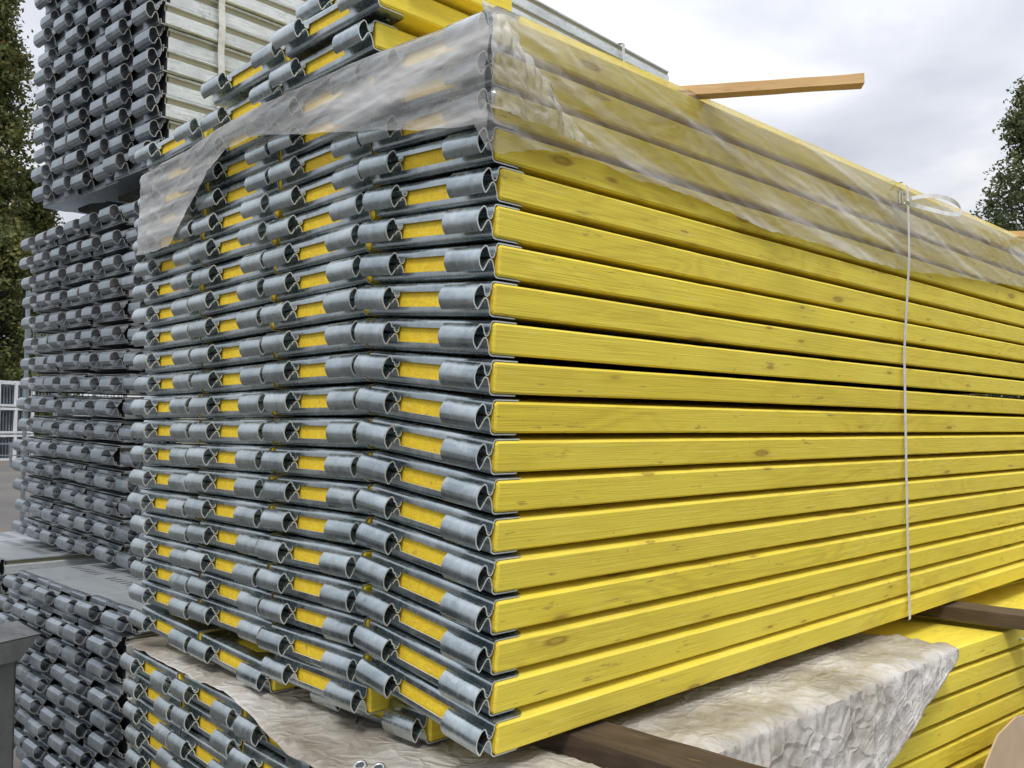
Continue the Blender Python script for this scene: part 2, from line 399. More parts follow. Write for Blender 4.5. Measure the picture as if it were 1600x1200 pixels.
CL = [(-.0126, .0108), (-.0144, .0156), (-.0178, .0192), (-.0222, .0180), (-.0284, .0110), (-.0318, .0014), (-.0308, -.0076),
      (-.0272, -.0138), (-.0238, -.0174), (-.0206, -.0146), (-.0160, -.0068)]
NECK_DN = [(-.0160, -.0068), (-.0128, -.0020), (-.0092, .0002), (-.0054, -.0018), (-.0030, -.0070), (-.0018, -.0122)]
DN = [(-.0018, -.0122), (-.0014, -.0185), (-.0004, -.0220), (.0030, -.0250), (.0075, -.0258)]
CLY = ((.0075, .0885), (.2345, .3125))
def fitting_mesh():
    bm = bmesh.new(); th = .0022
    sheet(bm, catmull(UP, 3), .0060, .3140, th); sheet(bm, catmull(DN, 3), .0060, .3140, th)
    for i, (a, b) in enumerate(CLY):
        aa, bb = (a, b+.004) if i == 0 else (a-.004, b)
        sheet(bm, catmull(NECK_UP, 4), aa, bb, th); sheet(bm, catmull(NECK_DN, 4), aa, bb, th)
    def tabs(z0, z1):
        P = []
        def arc(cx, cy, r, a0, a1, n=6):
            for k in range(n+1):
                t = a0+(a1-a0)*k/n; P.append((cx+r*math.cos(t), cy+r*math.sin(t)))
        P.append((.007, .006)); arc(.046, .022, .016, -PI/2, 0); arc(.046, .080, .016, 0, PI/2, 5)
        P.append((.024, .112)); P.append((.024, .208))
        arc(.046, .240, .016, -PI/2, 0, 5); arc(.046, .298, .016, 0, PI/2); P.append((.007, .314))
        poly_ex(bm, P, z0, z1, 0, 1)
    tabs(.0247, .0269); tabs(-.0269, -.0247)
    # bolts through the tabs
    for yy in (.045, .275):
        for s in (-1, 1):
            c = bmesh.ops.create_cone(bm, segments=12, radius1=.0065, radius2=.0045, depth=.0025, cap_ends=True)
            bmesh.ops.translate(bm, vec=(.045, yy, s*.0276), verts=c['verts'])
    return fin(bm, 'end_fitting', [M_GALV, M_EDGE], 35)
def claw_mesh(w_, prof=CL, th=.0022, n=4, mats=None, dent=0, ang=40):
    bm = bmesh.new(); sheet(bm, catmull(prof, n) if n > 1 else [Vector(p) for p in prof], 0, w_, th)
    if dent:
        for v in bm.verts: v.co += Vector(noise.noise_vector(v.co*40+Vector((dent, 0, 0))))*.0008
    return fin(bm, 'claw', mats or [M_GALV, M_EDGE], ang)
FIT = fitting_mesh()
CLAWS = [claw_mesh(CLY[0][1]-CLY[0][0], dent=k*3.1+1) for k in range(4)]
BOARDS = [timber_board_mesh(3.02, k=k) for k in range(6)]
def yellow_plank(name='yellow_plank'):
    t = empty(name, (0, 0, 0))
    mesh_obj('timber_board', BOARDS[0], t)
    f = mesh_obj('end_fitting', FIT, t)
    for k, (a, b) in enumerate(CLY): mesh_obj('claw', CLAWS[k], f, (0, a, 0))
    return t
def copy_tree(o, parent=None):
    c = o.copy(); COL.objects.link(c); c.parent = parent
    if o.name.startswith('claw') and o.data in CLAWS: c.data = random.choice(CLAWS)
    if o.data in BOARDS: c.data = random.choice(BOARDS)
    for ch in list(o.children): copy_tree(ch, c)
    return c
YP = yellow_plank(); used = [False]
def place_yellow(loc, rot, label, group):
    label = label.replace('beneath the plastic film, ', 'under the film, ').replace('yellow plank of the tall stack, %s', 'x')
    o = YP if not used[0] else copy_tree(YP); used[0] = True
    o.location = loc; o.rotation_euler = rot; tag(o, label, 'plank', group); return o
GY = 'yellow planks of the tall stack'
COLN = ['', 'in the corner column', 'in the second column from the corner', 'in the third column from the corner', 'in the leftmost column']
PW = .3255
def z_right(r): return .372-.0588*(r-1)
def z_left(r): return .398-.0571*(r-1)
rj = random.Random(3)
wob = {(c, r): 0 for c in range(5) for r in range(-8, 20)}
for r in range(-3, 17):
    sway = .006*math.sin(r*.45)
    for c in range(1, 5):
        if r == 16 and c == 1: continue
        y0 = (c-1)*PW - .004*max(0, (6-r))/9 + rj.uniform(-.002, .002)
        x0 = rj.uniform(-.005, .005)+ (.004*math.sin(r*.7+c))
        if c == 1:
            z0 = z_right(r); ang = math.atan((z_left(r)-z_right(r))/.32)
        else:
            zl = z_left(r)
            # columns dip a little towards the corner in the lower half
            dip = max(0, (r-5))*.0006
            z0 = zl-(dip if c == 2 else .0)+.0012*math.sin(r*.8+c*2); ang = dip*1.0/.32+(.006 if c == 3 else -.004)*math.sin(r*.35+c)
            if r == 16: z0 = (0, 0, -.461, -.492, -.474)[c]; ang = (0, 0, .012, .055, .05)[c]
        rz = rj.uniform(-.0018, .0018)
        if r <= 0: lab = 'film-covered yellow plank, %s layer of the film, %s' % (ORD[r+4], COLN[c])
        else: lab = 'bare yellow plank, %s layer below the film, %s' % (ORD[r], COLN[c])
        place_yellow((x0, y0, z0), (ang, 0, rz), lab, GY)
# the odd low plank between the stack and the tarpaulin, and loose planks on the top
place_yellow((.05, .215, -.494), (.006, 0, .004), 'lone yellow plank lowest under the tall stack, its grey end in shadow', GY)
ZT = z_left(-4)+.018
place_yellow((.002, .315, ZT), (.0, 0, .004), 'lower loose yellow plank above the film edge, second column from the corner', GY)
place_yellow((.01, .315+PW, ZT-.006), (-.01, 0, -.003), 'lower loose yellow plank above the film edge, third column from the corner', GY)
place_yellow((-.005, .32+2*PW, ZT-.012), (-.01, 0, .004), 'loose yellow plank above the film edge, leftmost column', GY)
place_yellow((-.008, .285, ZT+.064), (.004, 0, .01), 'topmost near yellow plank showing its full bright end', GY)
place_yellow((.0, .29+PW, ZT+.060), (-.01, 0, .006), 'upper loose yellow plank above the film edge, third column from the corner', GY)
short = place_yellow((.03, .262, ZT+.122), (.006, 0, .004), 'short yellow offcut plank highest on the pile, its grey tab seen from below', GY)
for ch in short.children:
    if ch.name.startswith('timber_board'): ch.data = timber_board_mesh(.26)

# ------------------------------------------------------------------ lower yellow stack (rotated a few degrees)
DR = R(-4.4); DO = Vector((-.096, .007, 0))
MD = Matrix.Translation(DO) @ Matrix.Rotation(DR, 4, 'Z')
for r in range(9):
    for c in range(1, 5):
        p = MD @ Vector((rj.uniform(-.006, .006)+.004*math.sin(r+c), (c-1)*.333-.012*(r > 0)*(c == 4), -.5436-r*.0575-.0157*(c-1)*.333-(.011 if c < 3 else .003)))
        col_ = ['', 'nearest column', 'second column', 'third column', 'leftmost column'][c]
        place_yellow(p, (-.0157, 0, DR+rj.uniform(-.003, .003)),
                     'yellow plank beneath the dirty tarpaulin, %s layer down, %s' % (ORD[r+1], col_), 'yellow planks of the lower stack')

# ------------------------------------------------------------------ grey steel planks
CS = [(-.004, .016), (-.009, .006), (-.013, .004), (-.017, .010), (-.021, .022), (-.026, .0275), (-.036, .0265), (-.046, .017), (-.0485, .006), (-.0485, -.010),
      (-.043, -.021), (-.034, -.027), (-.027, -.0255), (-.022, -.013), (-.017, -.003), (-.012, -.001), (-.008, -.008), (-.005, -.022)]
def steel_body_mesh(L_):
    bm = bmesh.new()
    P = [(.024, -.0365), (.002, -.0365), (0, -.034), (0, .004), (.009, .0095), (.009, .0265), (.001, .031), (.001, .0345), (.003, .0365)]
    Q = [(.32-a, b) for a, b in P[::-1]]
    sheet(bm, P+Q, .012, L_, .002, plane='yz', edge_mi=1)
    return fin(bm, 'deck_body', [M_SIDE, M_GDE], 30)
def steel_fit_mesh(sc=1.0):
    bm = bmesh.new(); th = .0025
    for a, b in ((.012, .115), (.205, .308)):
        sheet(bm, [Vector((.014, .0385)), Vector((.002, .0385)), Vector((-.003, .034)), Vector((-.004, .016))], a, b, th)
        sheet(bm, [Vector((-.005, -.022)), Vector((-.004, -.034)), Vector((.004, -.0385)), Vector((.014, -.0385))], a, b, th)
    sheet(bm, [Vector((.012, .0385)), Vector((.0, .038)), Vector((-.002, .024))], .002, .318, th*.9)
    sheet(bm, [Vector((-.002, -.024)), Vector((.0, -.038)), Vector((.012, -.0385))], .002, .318, th*.9)
    poly_ex(bm, [(.0, .002), (.085, .002), (.125, .03), (.09, .10), (.09, .22), (.125, .29), (.085, .318), (.0, .318)], -.0408, -.0386, 0, 1)
    box(bm, .016, .02, .006, .314, -.034, .034, mi=2)  # dark plate painting the shade inside the hollow deck end
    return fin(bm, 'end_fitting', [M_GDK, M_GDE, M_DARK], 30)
SB = steel_body_mesh(3.07); SF = steel_fit_mesh()
SCL = [claw_mesh(.098, CS, .0025, 1, [M_GDK, M_GDE], dent=5+k*2.3, ang=22) for k in range(4)]
def steel_plank():
    t = empty('steel_plank', (0, 0, 0))
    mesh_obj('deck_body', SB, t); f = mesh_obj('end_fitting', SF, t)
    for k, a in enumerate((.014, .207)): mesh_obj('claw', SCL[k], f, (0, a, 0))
    return t
def copy_steel(o, parent=None):
    c = o.copy(); COL.objects.link(c); c.parent = parent
    if o.data in SCL: c.data = random.choice(SCL)
    for ch in list(o.children): copy_steel(ch, c)
    return c
SP = steel_plank(); sused = [False]
def place_steel(loc, rot, label, group, sz=1.0):
    o = SP if not sused[0] else copy_steel(SP); sused[0] = True
    o.location = loc; o.rotation_euler = rot; o.scale = (1, 1, sz); tag(o, label, 'plank', group); return o
# upper grey stack
AR = R(4.2); MA = Matrix.Translation((.283, 1.898, 0)) @ Matrix.Rotation(AR, 4, 'Z')
A_Z0 = .905; A_P = .0768
for r in range(16):
    stag = .012 if r % 2 else 0
    for c in range(3):
        p = MA @ Vector((rj.uniform(-.01, .01)+(.012 if (r+c) % 2 else 0), c*.322+stag*(1 if c < 2 else .4), A_Z0+r*A_P+.006*c))
        place_steel(p, (.004, 0, AR+rj.uniform(-.003, .003)),
                    'raised grey plank, %s layer up, %s' % (ORD[r+1], ['column beside the strapped side', 'middle column', 'column nearest the tree'][c]),
                    'grey steel planks of the raised stack')
# middle grey stack
B_P = .0832
for r in range(15):
    for c in range(4):
        tilt = .034
        y = 1.80+c*.343+rj.uniform(-.008, .008)+.016*math.sin(r*.5)
        z = -.425+r*B_P+tilt*(y-2.07)+.003*math.sin(r*1.3+c*2)
        o = place_steel((.27+rj.uniform(-.012, .012)+(.03 if c == 0 else 0), y, z), (tilt, 0, rj.uniform(-.006, .006)),
                    'grey plank of middle stack, %s layer up, %s' % (ORD[r+1], ['hidden column behind the yellow planks', 'column next to the yellow planks', 'second column from the left', 'leftmost column'][c]),
                    'grey steel planks of the middle stack', .97)
        for ch in o.children_recursive:
            if ch.name.startswith('end_fitting'): ch.scale = (1, 1, .80)
            if ch.name.startswith('claw'): ch.scale = (1, 1, 1.12)
# lower grey stack, front
for r in range(9):
    for c in range(3):
        z = -.492-r*.0645-.012*(2-c)*0
        place_steel((.02+rj.uniform(-.012, .012)-.01*(r % 2), 1.385+c*.322+(.05*(r % 3)/2), z), (.0, 0, rj.uniform(-.006, .006)),
                    'grey plank of bottom stack, %s layer down, %s' % (ORD[r+1], ['column beside the yellow planks', 'middle column', 'column near the steel bin'][c]),
                    'grey steel planks of the bottom stack', .74)
for r in range(7):
    for c in range(3):
        place_steel((.05+rj.uniform(-.012, .012), 2.62+c*.33, -.485-r*.0645), (.0, 0, rj.uniform(-.005, .005)),
                    'grey plank of stack behind the bin, %s layer down, %s' % (ORD[r+1], ['near column', 'middle column', 'far column'][c]),
                    'grey steel planks of the far bottom stack', .74)
# steel planks stored beyond, seen in the gap at the right
for r in range(2):
    for c in range(5):
        place_steel((3.35, -.35+c*.36, -.86-r*.09), (0, 0, .05), 'dark grey steel plank beyond the brown bearer, %s strip, %s layer' % (ORD[c+1], ['upper', 'lower'][r]),
                    'steel planks stored beyond the yellow stack')

# ------------------------------------------------------------------ bearers and laths
def beam(name, p0, p1, w_, h_, mat, label, cat, group=None, rough=.0015):
    d = (p1-p0); Ln = d.length; bm = bmesh.new()
    n = max(4, int(Ln/.03)); rings = []
    for i in range(n+1):
        x = Ln*i/n; q = [(-w_/2, -h_/2), (w_/2, -h_/2), (w_/2, h_/2), (-w_/2, h_/2)]
        ring = []
        for a, b in q:
            # small eased corners
            for s1, s2 in ((1, .93), (.93, 1)):
                if q.index((a, b)) in (1, 3): s1, s2 = s2, s1
                v = Vector((x, a*s1, b*s2)); v += Vector((0, noise.noise(v*14), noise.noise(v*14+Vector((9, 3, 1)))))*rough
                ring.append(bm.verts.new(v))
        rings.append(ring)
    for i in range(n):
        for k in range(8):
            bm.faces.new((rings[i][k], rings[i][(k+1) % 8], rings[i+1][(k+1) % 8], rings[i+1][k]))
    bm.faces.new(rings[0]); bm.faces.new(rings[-1])
    o = mesh_obj(name, fin(bm, name, mat)); o.location = p0
    o.rotation_euler = d.to_track_quat('X', 'Z').to_euler(); tag(o, label, cat, group); return o
beam('timber_bearer', Vector((.222, -.62, -.498)), Vector((.213, .195, -.498)), .095, .036, M_BRN, 'dark brown bearer lying on the crumpled tarpaulin near the stack corner', 'timber', 'brown bearers under the tall stack')
beam('timber_bearer', Vector((1.745, -.48, -.498)), Vector((1.738, .195, -.498)), .10, .037, M_BRN, 'brown bearer jutting out at the right beyond the tarpaulin', 'timber', 'brown bearers under the tall stack')
beam('timber_bearer', Vector((2.85, -.05, -.518)), Vector((2.84, .195, -.518)), .10, .050, M_BRN, 'bearer at the far end of the tall stack', 'timber', 'brown bearers under the tall stack')
a = onZ(1062, 138, .645); b = onZ(1358, 117, .650)
beam('wooden_lath', b, a+(a-b)*2.2, .030, .019, M_LATH, 'long raw pine lath jutting out over the sky from the film edge', 'timber', 'pine laths on top of the tall stack')
a = onZ(1560, 368, .645)
beam('wooden_lath', a+Vector((.25, -.24, .012)), a+Vector((-.5, .55, 0)), .036, .022, M_LATH, 'short orange lath end poking out at the right edge of the photo', 'timber', 'pine laths on top of the tall stack')
for (u, nm) in ((.35, 'near'), (1.5, 'middle'), (2.7, 'far')):
    p0 = MA @ Vector((u, -.03, A_Z0-.075)); p1 = MA @ Vector((u, .99, A_Z0-.050))
    beam('timber_bearer', p0, p1, .07, .055, M_BRN, '%s bearer holding the raised grey stack off the one below' % nm, 'timber', 'bearers under the raised grey stack')

# ------------------------------------------------------------------ straps
def strap_path(bm, pts, wdir, wd, th=.0008):
    """flat band along 3-D pts; wdir = direction of the band's width"""
    n = len(pts); rows = []
    for i, p in enumerate(pts):
        t = (pts[min(i+1, n-1)]-pts[max(i-1, 0)]).normalized()
        wv = (wdir-t*wdir.dot(t)).normalized(); nn = t.cross(wv).normalized()
        rows.append([bm.verts.new(p+wv*a*wd/2+nn*b*th/2) for a, b in ((-1, -1), (1, -1), (1, 1), (-1, 1))])
    for i in range(n-1):
        for k in range(4): bm.faces.new((rows[i][k], rows[i][(k+1) % 4], rows[i+1][(k+1) % 4], rows[i+1][k]))
    bm.faces.new(rows[0]); bm.faces.new(rows[-1][::-1])
def main_strap():
    U = Vector((1, 0, 0))
    bm = bmesh.new(); x = 1.418
    pts = [Vector((x-.005, .6, .648)), Vector((x, .02, .640)), Vector((x, -.014, .640)), Vector((x, -.024, .630))]
    z = .60
    while z > -.47:
        pts.append(Vector((x+.002*math.sin(z*6), -.026+.019*max(0, min(1, (.45-z)*4)) , z))); z -= .04
    pts += [Vector((x, -.0072, -.4735)), Vector((x, -.0045, -.4762))]
    strap_path(bm, pts, U, .0115)
    root = mesh_obj('packing_strap', fin(bm, 'packing_strap', M_STRAP, 40))
    tag(root, 'white packing strap running down the yellow boards with a loose looped end', 'strap')
    # loose looped tail
    bm = bmesh.new(); pts = []
    c = onY(1458, 316, -.06)
    for k in range(46):
        t = R(175)-R(395)*k/45; q = 1-.10*k/45
        pts.append(c+RT*(.072*q*math.cos(t))+Vector((0, 0, 1))*(.040*q*math.sin(t)-.006-.0+.006*math.sin(t*2))+FW*(.06*math.sin(t)-.04*k/45))
    strap_path(bm, pts, Vector((.05, .2, 1)), .0105, .0006)
    mesh_obj('loose_tail', fin(bm, 'loose_tail', M_STRAP, 60), root)
    bm = bmesh.new(); p = onY(1414, 306, -.028)
    for s in (-1, 1):
        tube(bm, [p+Vector((-.012, 0, s*.014)), p+Vector((.012, -.004, s*.014)), p+Vector((.014, -.004, s*.010))], .0022, 8)
    tube(bm, [p+Vector((-.009, -.001, .016)), p+Vector((-.009, -.001, -.016))], .0022, 8)
    tube(bm, [p+Vector((.004, -.004, .016)), p+Vector((.004, -.004, -.016))], .0022, 8)
    mesh_obj('wire_buckle', fin(bm, 'wire_buckle', M_WIRE, 60), root)
main_strap()
def A_strap(u, lab):
    bm = bmesh.new(); zt = A_Z0+15*A_P+.043; zb = A_Z0-.045
    P = [(.5, zt+.001), (.02, zt+.001), (-.006, zt-.004)]
    z = zt-.03
    while z > zb+.02: P.append((-.006+.003*math.sin(z*40), z)); z -= .03
    P += [(-.006, zb), (.02, zb-.003), (.5, zb-.003)]
    strap_path(bm, [MA @ Vector((u, y, z)) for y, z in P], (MA.to_3x3() @ Vector((1, 0, 0))), .024)
    o = mesh_obj('packing_strap', fin(bm, 'packing_strap', M_STRAP, 40)); tag(o, lab, 'strap', 'straps round the raised grey stack')
A_strap(.205, 'wide white strap round the near end of the raised grey stack')
A_strap(2.60, 'white strap round the far end of the raised grey stack, against the sky')

# ------------------------------------------------------------------ plastic film
def interp(x, P):
    for (a, va), (b, vb) in zip(P, P[1:]):
        if x <= b: return va+(vb-va)*max(0, min(1, (x-a)/(b-a)))
    return P[-1][1]
def smooth01(t): t = max(0, min(1, t)); return t*t*(3-2*t)
def film():
    ZTOP = .6385
    # lower hem of the right side, traced then turned into distances along the stack
    hemR = [(q.x, q.z) for q in (onY(px, py, -.012) for px, py in ((786, 236), (830, 232), (880, 232), (930, 245), (1000, 278), (1080, 300), (1200, 357), (1300, 385), (1380, 412), (1440, 424), (1500, 432), (1600, 447)))]
    hemR = [(-.05, hemR[0][1])]+hemR+[(3.1, hemR[-1][1]-.02)]
    hemL = [(q.y, q.z) for q in (onX(px, py, -.036) for px, py in ((765, 186), (700, 196), (560, 199), (470, 204), (400, 206), (350, 228), (322, 262), (292, 322), (262, 384), (246, 388)))]
    hemL = [(-.05, hemL[0][1])]+hemL
    def crease(x, z, k):
        r1 = 1-2*abs(noise.noise(Vector((x*4, z*26+x*7, k+2)))); r2 = 1-2*abs(noise.noise(Vector((x*9, z*40-x*16, k+6))))
        v = .30*max(0, r1)**4+.22*max(0, r2)**5+noise.noise(Vector((x*1.3, z*11+x*2.2, k)))*.65+noise.noise(Vector((x*2.4, z*24+x*5, k+4)))*.25+noise.noise(Vector((x*12, z*40, k+8)))*.03
        return v
    # ---- right side
    bm = bmesh.new(); nx, nz_ = 300, 44; g = []
    for i in range(nx+1):
        x = -.034+(3.02+.034)*(i/nx)**1.25
        hz = interp(x, hemR)+.006*noise.noise(Vector((x*9, 0, 0)))+.003*noise.noise(Vector((x*40, 0, 0)))
        col = []
        for j in range(nz_+1):
            t = j/nz_; z = ZTOP+(hz-ZTOP)*t
            off = .007+.009*smooth01(t*5)*(.55+crease(x, z, 1.0))+.004*t
            if x < .35: off += .006*abs(noise.noise(Vector((x*26, z*16+x*20, 3))))*smooth01(t*6)*(1-x/.35)*2
            pin = math.exp(-((x-1.418)/.05)**2); off = off*(1-.55*pin)+.004*pin
            y = -max(.0045, off)+.002
            col.append(bm.verts.new((x, y, z)))
        g.append(col)
    for i in range(nx):
        for j in range(nz_): bm.faces.new((g[i][j], g[i+1][j], g[i+1][j+1], g[i][j+1]))
    right_edge = [v.co.copy() for v in g[0]]
    root = empty('plastic_film', (0, 0, ZTOP))
    tag(root, 'milky plastic film pulled over the upper layers of the yellow stack', 'plastic film')
    def add(name, bm): 
        me = fin(bm, name, M_FILM2 if name in ('end_sheet', 'folded_flap') else M_FILM, 180); o = mesh_obj(name, me, root, (0, 0, -ZTOP)); return o
    add('side_sheet', bm)
    # ---- end sheet over the claws
    bm = bmesh.new(); ny, nz_ = 150, 44; g = []
    for i in range(ny+1):
        y = -.006+1.335*i/ny; hz = interp(y, hemL)+.004*noise.noise(Vector((y*18, 2, 0)))
        zt = ZTOP+.019*smooth01(y/.32)
        col = []
        for j in range(nz_+1):
            t = j/nz_; z = zt+(hz-zt)*t
            off = -.035-.006*(.3+crease(y, z, 7.0))-.004*t
            lead = smooth01(t*7)
            x = -.004*(1-lead)+off*lead
            if y > 1.25: x += .03*(y-1.25)/.08
            col.append(bm.verts.new((x, y, z)))
        g.append(col)
    for k, v in enumerate(g[0]): v.co = right_edge[k] if abs(v.co.z-right_edge[k].z) < .05 else v.co
    for i in range(ny):
        for j in range(nz_): bm.faces.new((g[i][j], g[i+1][j], g[i+1][j+1], g[i][j+1]))
    add('end_sheet', bm)
    # ---- top
    bm = bmesh.new(); nx, ny = 90, 40; g = []
    for i in range(nx+1):
        x = -.004+3.02*i/nx; col = []
        for j in range(ny+1):
            y = -.006+1.33*j/ny; col.append(bm.verts.new((x, y, ZTOP+.019*smooth01(y/.32)+.0005+.0006*noise.noise(Vector((x*8, y*8, 0))))))
        g.append(col)
    for i in range(nx):
        for j in range(ny): bm.faces.new((g[i][j], g[i+1][j], g[i+1][j+1], g[i][j+1]))
    add('top_sheet', bm)
    # ---- gathered flap folded round the corner
    bm = bmesh.new(); n1, n2 = 60, 50; g = []
    tl = onY(792, 60, -.03); 
    for i in range(n1+1):
        s = i/n1; col = []
        # fold front edge in photo terms: (785,40) .. (838,110) .. (868,170) .. (905,232)
        ex = interp(s, [(0, .012), (.25, .035), (.45, .085), (.62, .115), (.8, .15), (1, .21)])
        z = .612-.140*s
        for j in range(n2+1):
            t = j/n2; x = -.030+(ex+.030)*t
            y = -.020-.016*math.sin(PI*t)**.6*(.5+abs(noise.noise(Vector((x*30, z*22+x*26, 5)))))-.014*abs(noise.noise(Vector((x*60, z*50+x*50, 2))))
            zz = z-.018*t*s+.006*noise.noise(Vector((x*20, z*9, 1)))
            col.append(bm.verts.new((x, y, zz)))
        g.append(col)
    for i in range(n1):
        for j in range(n2): bm.faces.new((g[i][j], g[i+1][j], g[i+1][j+1], g[i][j+1]))
    add('folded_flap', bm)
film()
# ------------------------------------------------------------------ tarpaulin on the lower stack
def tarp():
    root = None
    bm = bmesh.new(); nx, ns = 210, 150; g = []
    def crum(p, k=0.0):
        q = p+Vector((k, 0, 0)); a = 0
        for f, w_ in ((7, .9), (15, .8), (31, .45)):
            a += w_*(.5-abs(noise.noise(q*f)))          # ridged
        return a
    def xedge(z): return max(.15, 1.315-3.1*max(0, -.530-z))
    for i in range(nx+1):
        s = i/nx; col = []
        for j in range(ns+1):
            t = j/ns
            # distance across: t 0..0.62 over the top (Y 1.36 -> ridge), then down the side
            if t < .6:
                tt = t/.6; y = 1.37+(-.15-1.37)*tt**.8; z = -.512-.016*max(0, y)
                xr = 1.315
                if y > .0: xr = 1.315-.05*smooth01(y/.3)
                x0 = -.112-.0*y
                x0 = (MD @ Vector((-.014-.036*smooth01((.72-y)/.35), y, 0))).x
                x = x0+(xr-x0)*s
            else:
                tt = (t-.6)/.4; z = -.512-.488*tt; y = -.15-.035*tt-.012*math.sin(tt*3)
                if tt < .05: pass
                xr = xedge(z); x0 = -.13; x = x0+(xr-x0)*s
            p = Vector((x, y, z)); c = crum(p, 3.0)
            ridge = 1-min(1, abs(t-.6)/.15)
            if t < .6:
                amp = .006+.009*smooth01((.5-y)/.5)
                z2 = z+amp*c+.004
                if x < -.02+(.1*y) and y > .1: z2 = z+.006*noise.noise(Vector((y*12, x*9, 0)))+.004
                # hem hangs over the plank ends
                hem = smooth01(1-s*36)*(1 if t < .56 else .3)
                z2 -= hem*(.004+.016*smooth01((.66-y)/.30)+.004*noise.noise(Vector((y*25, 0, 0))))
                if .0 < y and x > .02: z2 = min(z2, -.503-.020*y)
                dip = smooth01((y-.02)/.12)*smooth01((.70-y)/.1)*smooth01((.6-x)/.2); z2 = min(z2, z2*(1-dip)+dip*(-.5275+.003*c))
                if abs(x-.218) < .08 and y > -.65: z2 = min(z2, -.5165)
                p.z = z2; p.y += .01*(c-.4)*ridge
            else:
                p.y -= .013*c+.010*abs(math.sin(x*15+math.sin(z*8)*1.5))*tt; p.z += .007*c*(1-tt)
            col.append(bm.verts.new(p))
        g.append(col)
    for i in range(nx):
        for j in range(ns): bm.faces.new((g[i][j], g[i+1][j], g[i+1][j+1], g[i][j+1]))
    bmesh.ops.recalc_face_normals(bm, faces=bm.faces)
    me = fin(bm, 'tarpaulin', M_TARP, 60); o = mesh_obj('tarpaulin', me)
    md = o.modifiers.new('t', 'SOLIDIFY'); md.thickness = .0007
    tag(o, 'dirty crumpled white tarpaulin spread over the lower yellow stack', 'tarpaulin')
    from mathutils.bvhtree import BVHTree
    bv = BVHTree.FromPolygons([v.co for v in me.vertices], [list(p.vertices) for p in me.polygons])
    for (px, py) in ((568, 1187), (596, 1191)):
        hit = bv.ray_cast(Vector((CX, CY, CZ)), ray(px, py).normalized())
        if hit[0] is None: continue
        c = hit[0]; nn = (hit[1] if hit[1].dot(ray(px, py)) < 0 else -hit[1])
        nn = (nn.normalized()+Vector((-.6, -.4, .5)).normalized()).normalized()
        bm = bmesh.new(); n = 24
        pr = [(.0062, .0), (.0066, .0010), (.0082, .0014), (.0104, .0009), (.0110, 0)]
        rings = [[bm.verts.new((r*math.cos(2*PI*k/n), r*math.sin(2*PI*k/n), h)) for k in range(n)] for r, h in pr]
        for a, b in zip(rings, rings[1:]):
            for k in range(n): bm.faces.new((a[k], a[(k+1) % n], b[(k+1) % n], b[k]))
        f = bm.faces.new([bm.verts.new((.0064*math.cos(2*PI*k/n), .0064*math.sin(2*PI*k/n), .0005)) for k in range(n)]); f.material_index = 1  # dark disc painted in for the shade of the eyelet hole
        if f.normal.z < 0: f.normal_flip()
        q = mesh_obj('eyelet', fin(bm, 'eyelet', [M_WIRE, M_DARK], 60), o, c+nn*.003)
        q.rotation_euler = nn.to_track_quat('Z', 'Y').to_euler()
tarp()
def cardboard():
    P = [(1500, 1260), (1528, 1180), (1546, 1140), (1575, 1112), (1640, 1096), (1700, 1100), (1700, 1300), (1500, 1300)]
    bm = bmesh.new(); pts = [onY(a, b, -.20) for a, b in P]
    a = [bm.verts.new(p) for p in pts]; b = [bm.verts.new(p+Vector((0, .004, 0))) for p in pts]
    bm.faces.new(a); bm.faces.new(b[::-1])
    for i in range(len(a)): bm.faces.new((a[i], b[i], b[(i+1) % len(a)], a[(i+1) % len(a)]))
    o = mesh_obj('cardboard_sheet', fin(bm, 'cardboard_sheet', M_CARD)); tag(o, 'plain brown cardboard sheet leaning on the lower yellow stack at bottom right', 'cardboard')
    bm = bmesh.new(); x = onY(1593, 1000, -.155).x
    strap_path(bm, [Vector((x, .5, -.556)), Vector((x, -.13, -.556)), Vector((x, -.158, -.565))]+[Vector((x, -.20-.006*k/8, -.6-.06*k)) for k in range(9)], Vector((1, 0, 0)), .012)
    o = mesh_obj('packing_strap', fin(bm, 'packing_strap', M_STRAP, 40)); tag(o, 'white strap hanging in front of the cardboard at bottom right', 'strap')
cardboard()

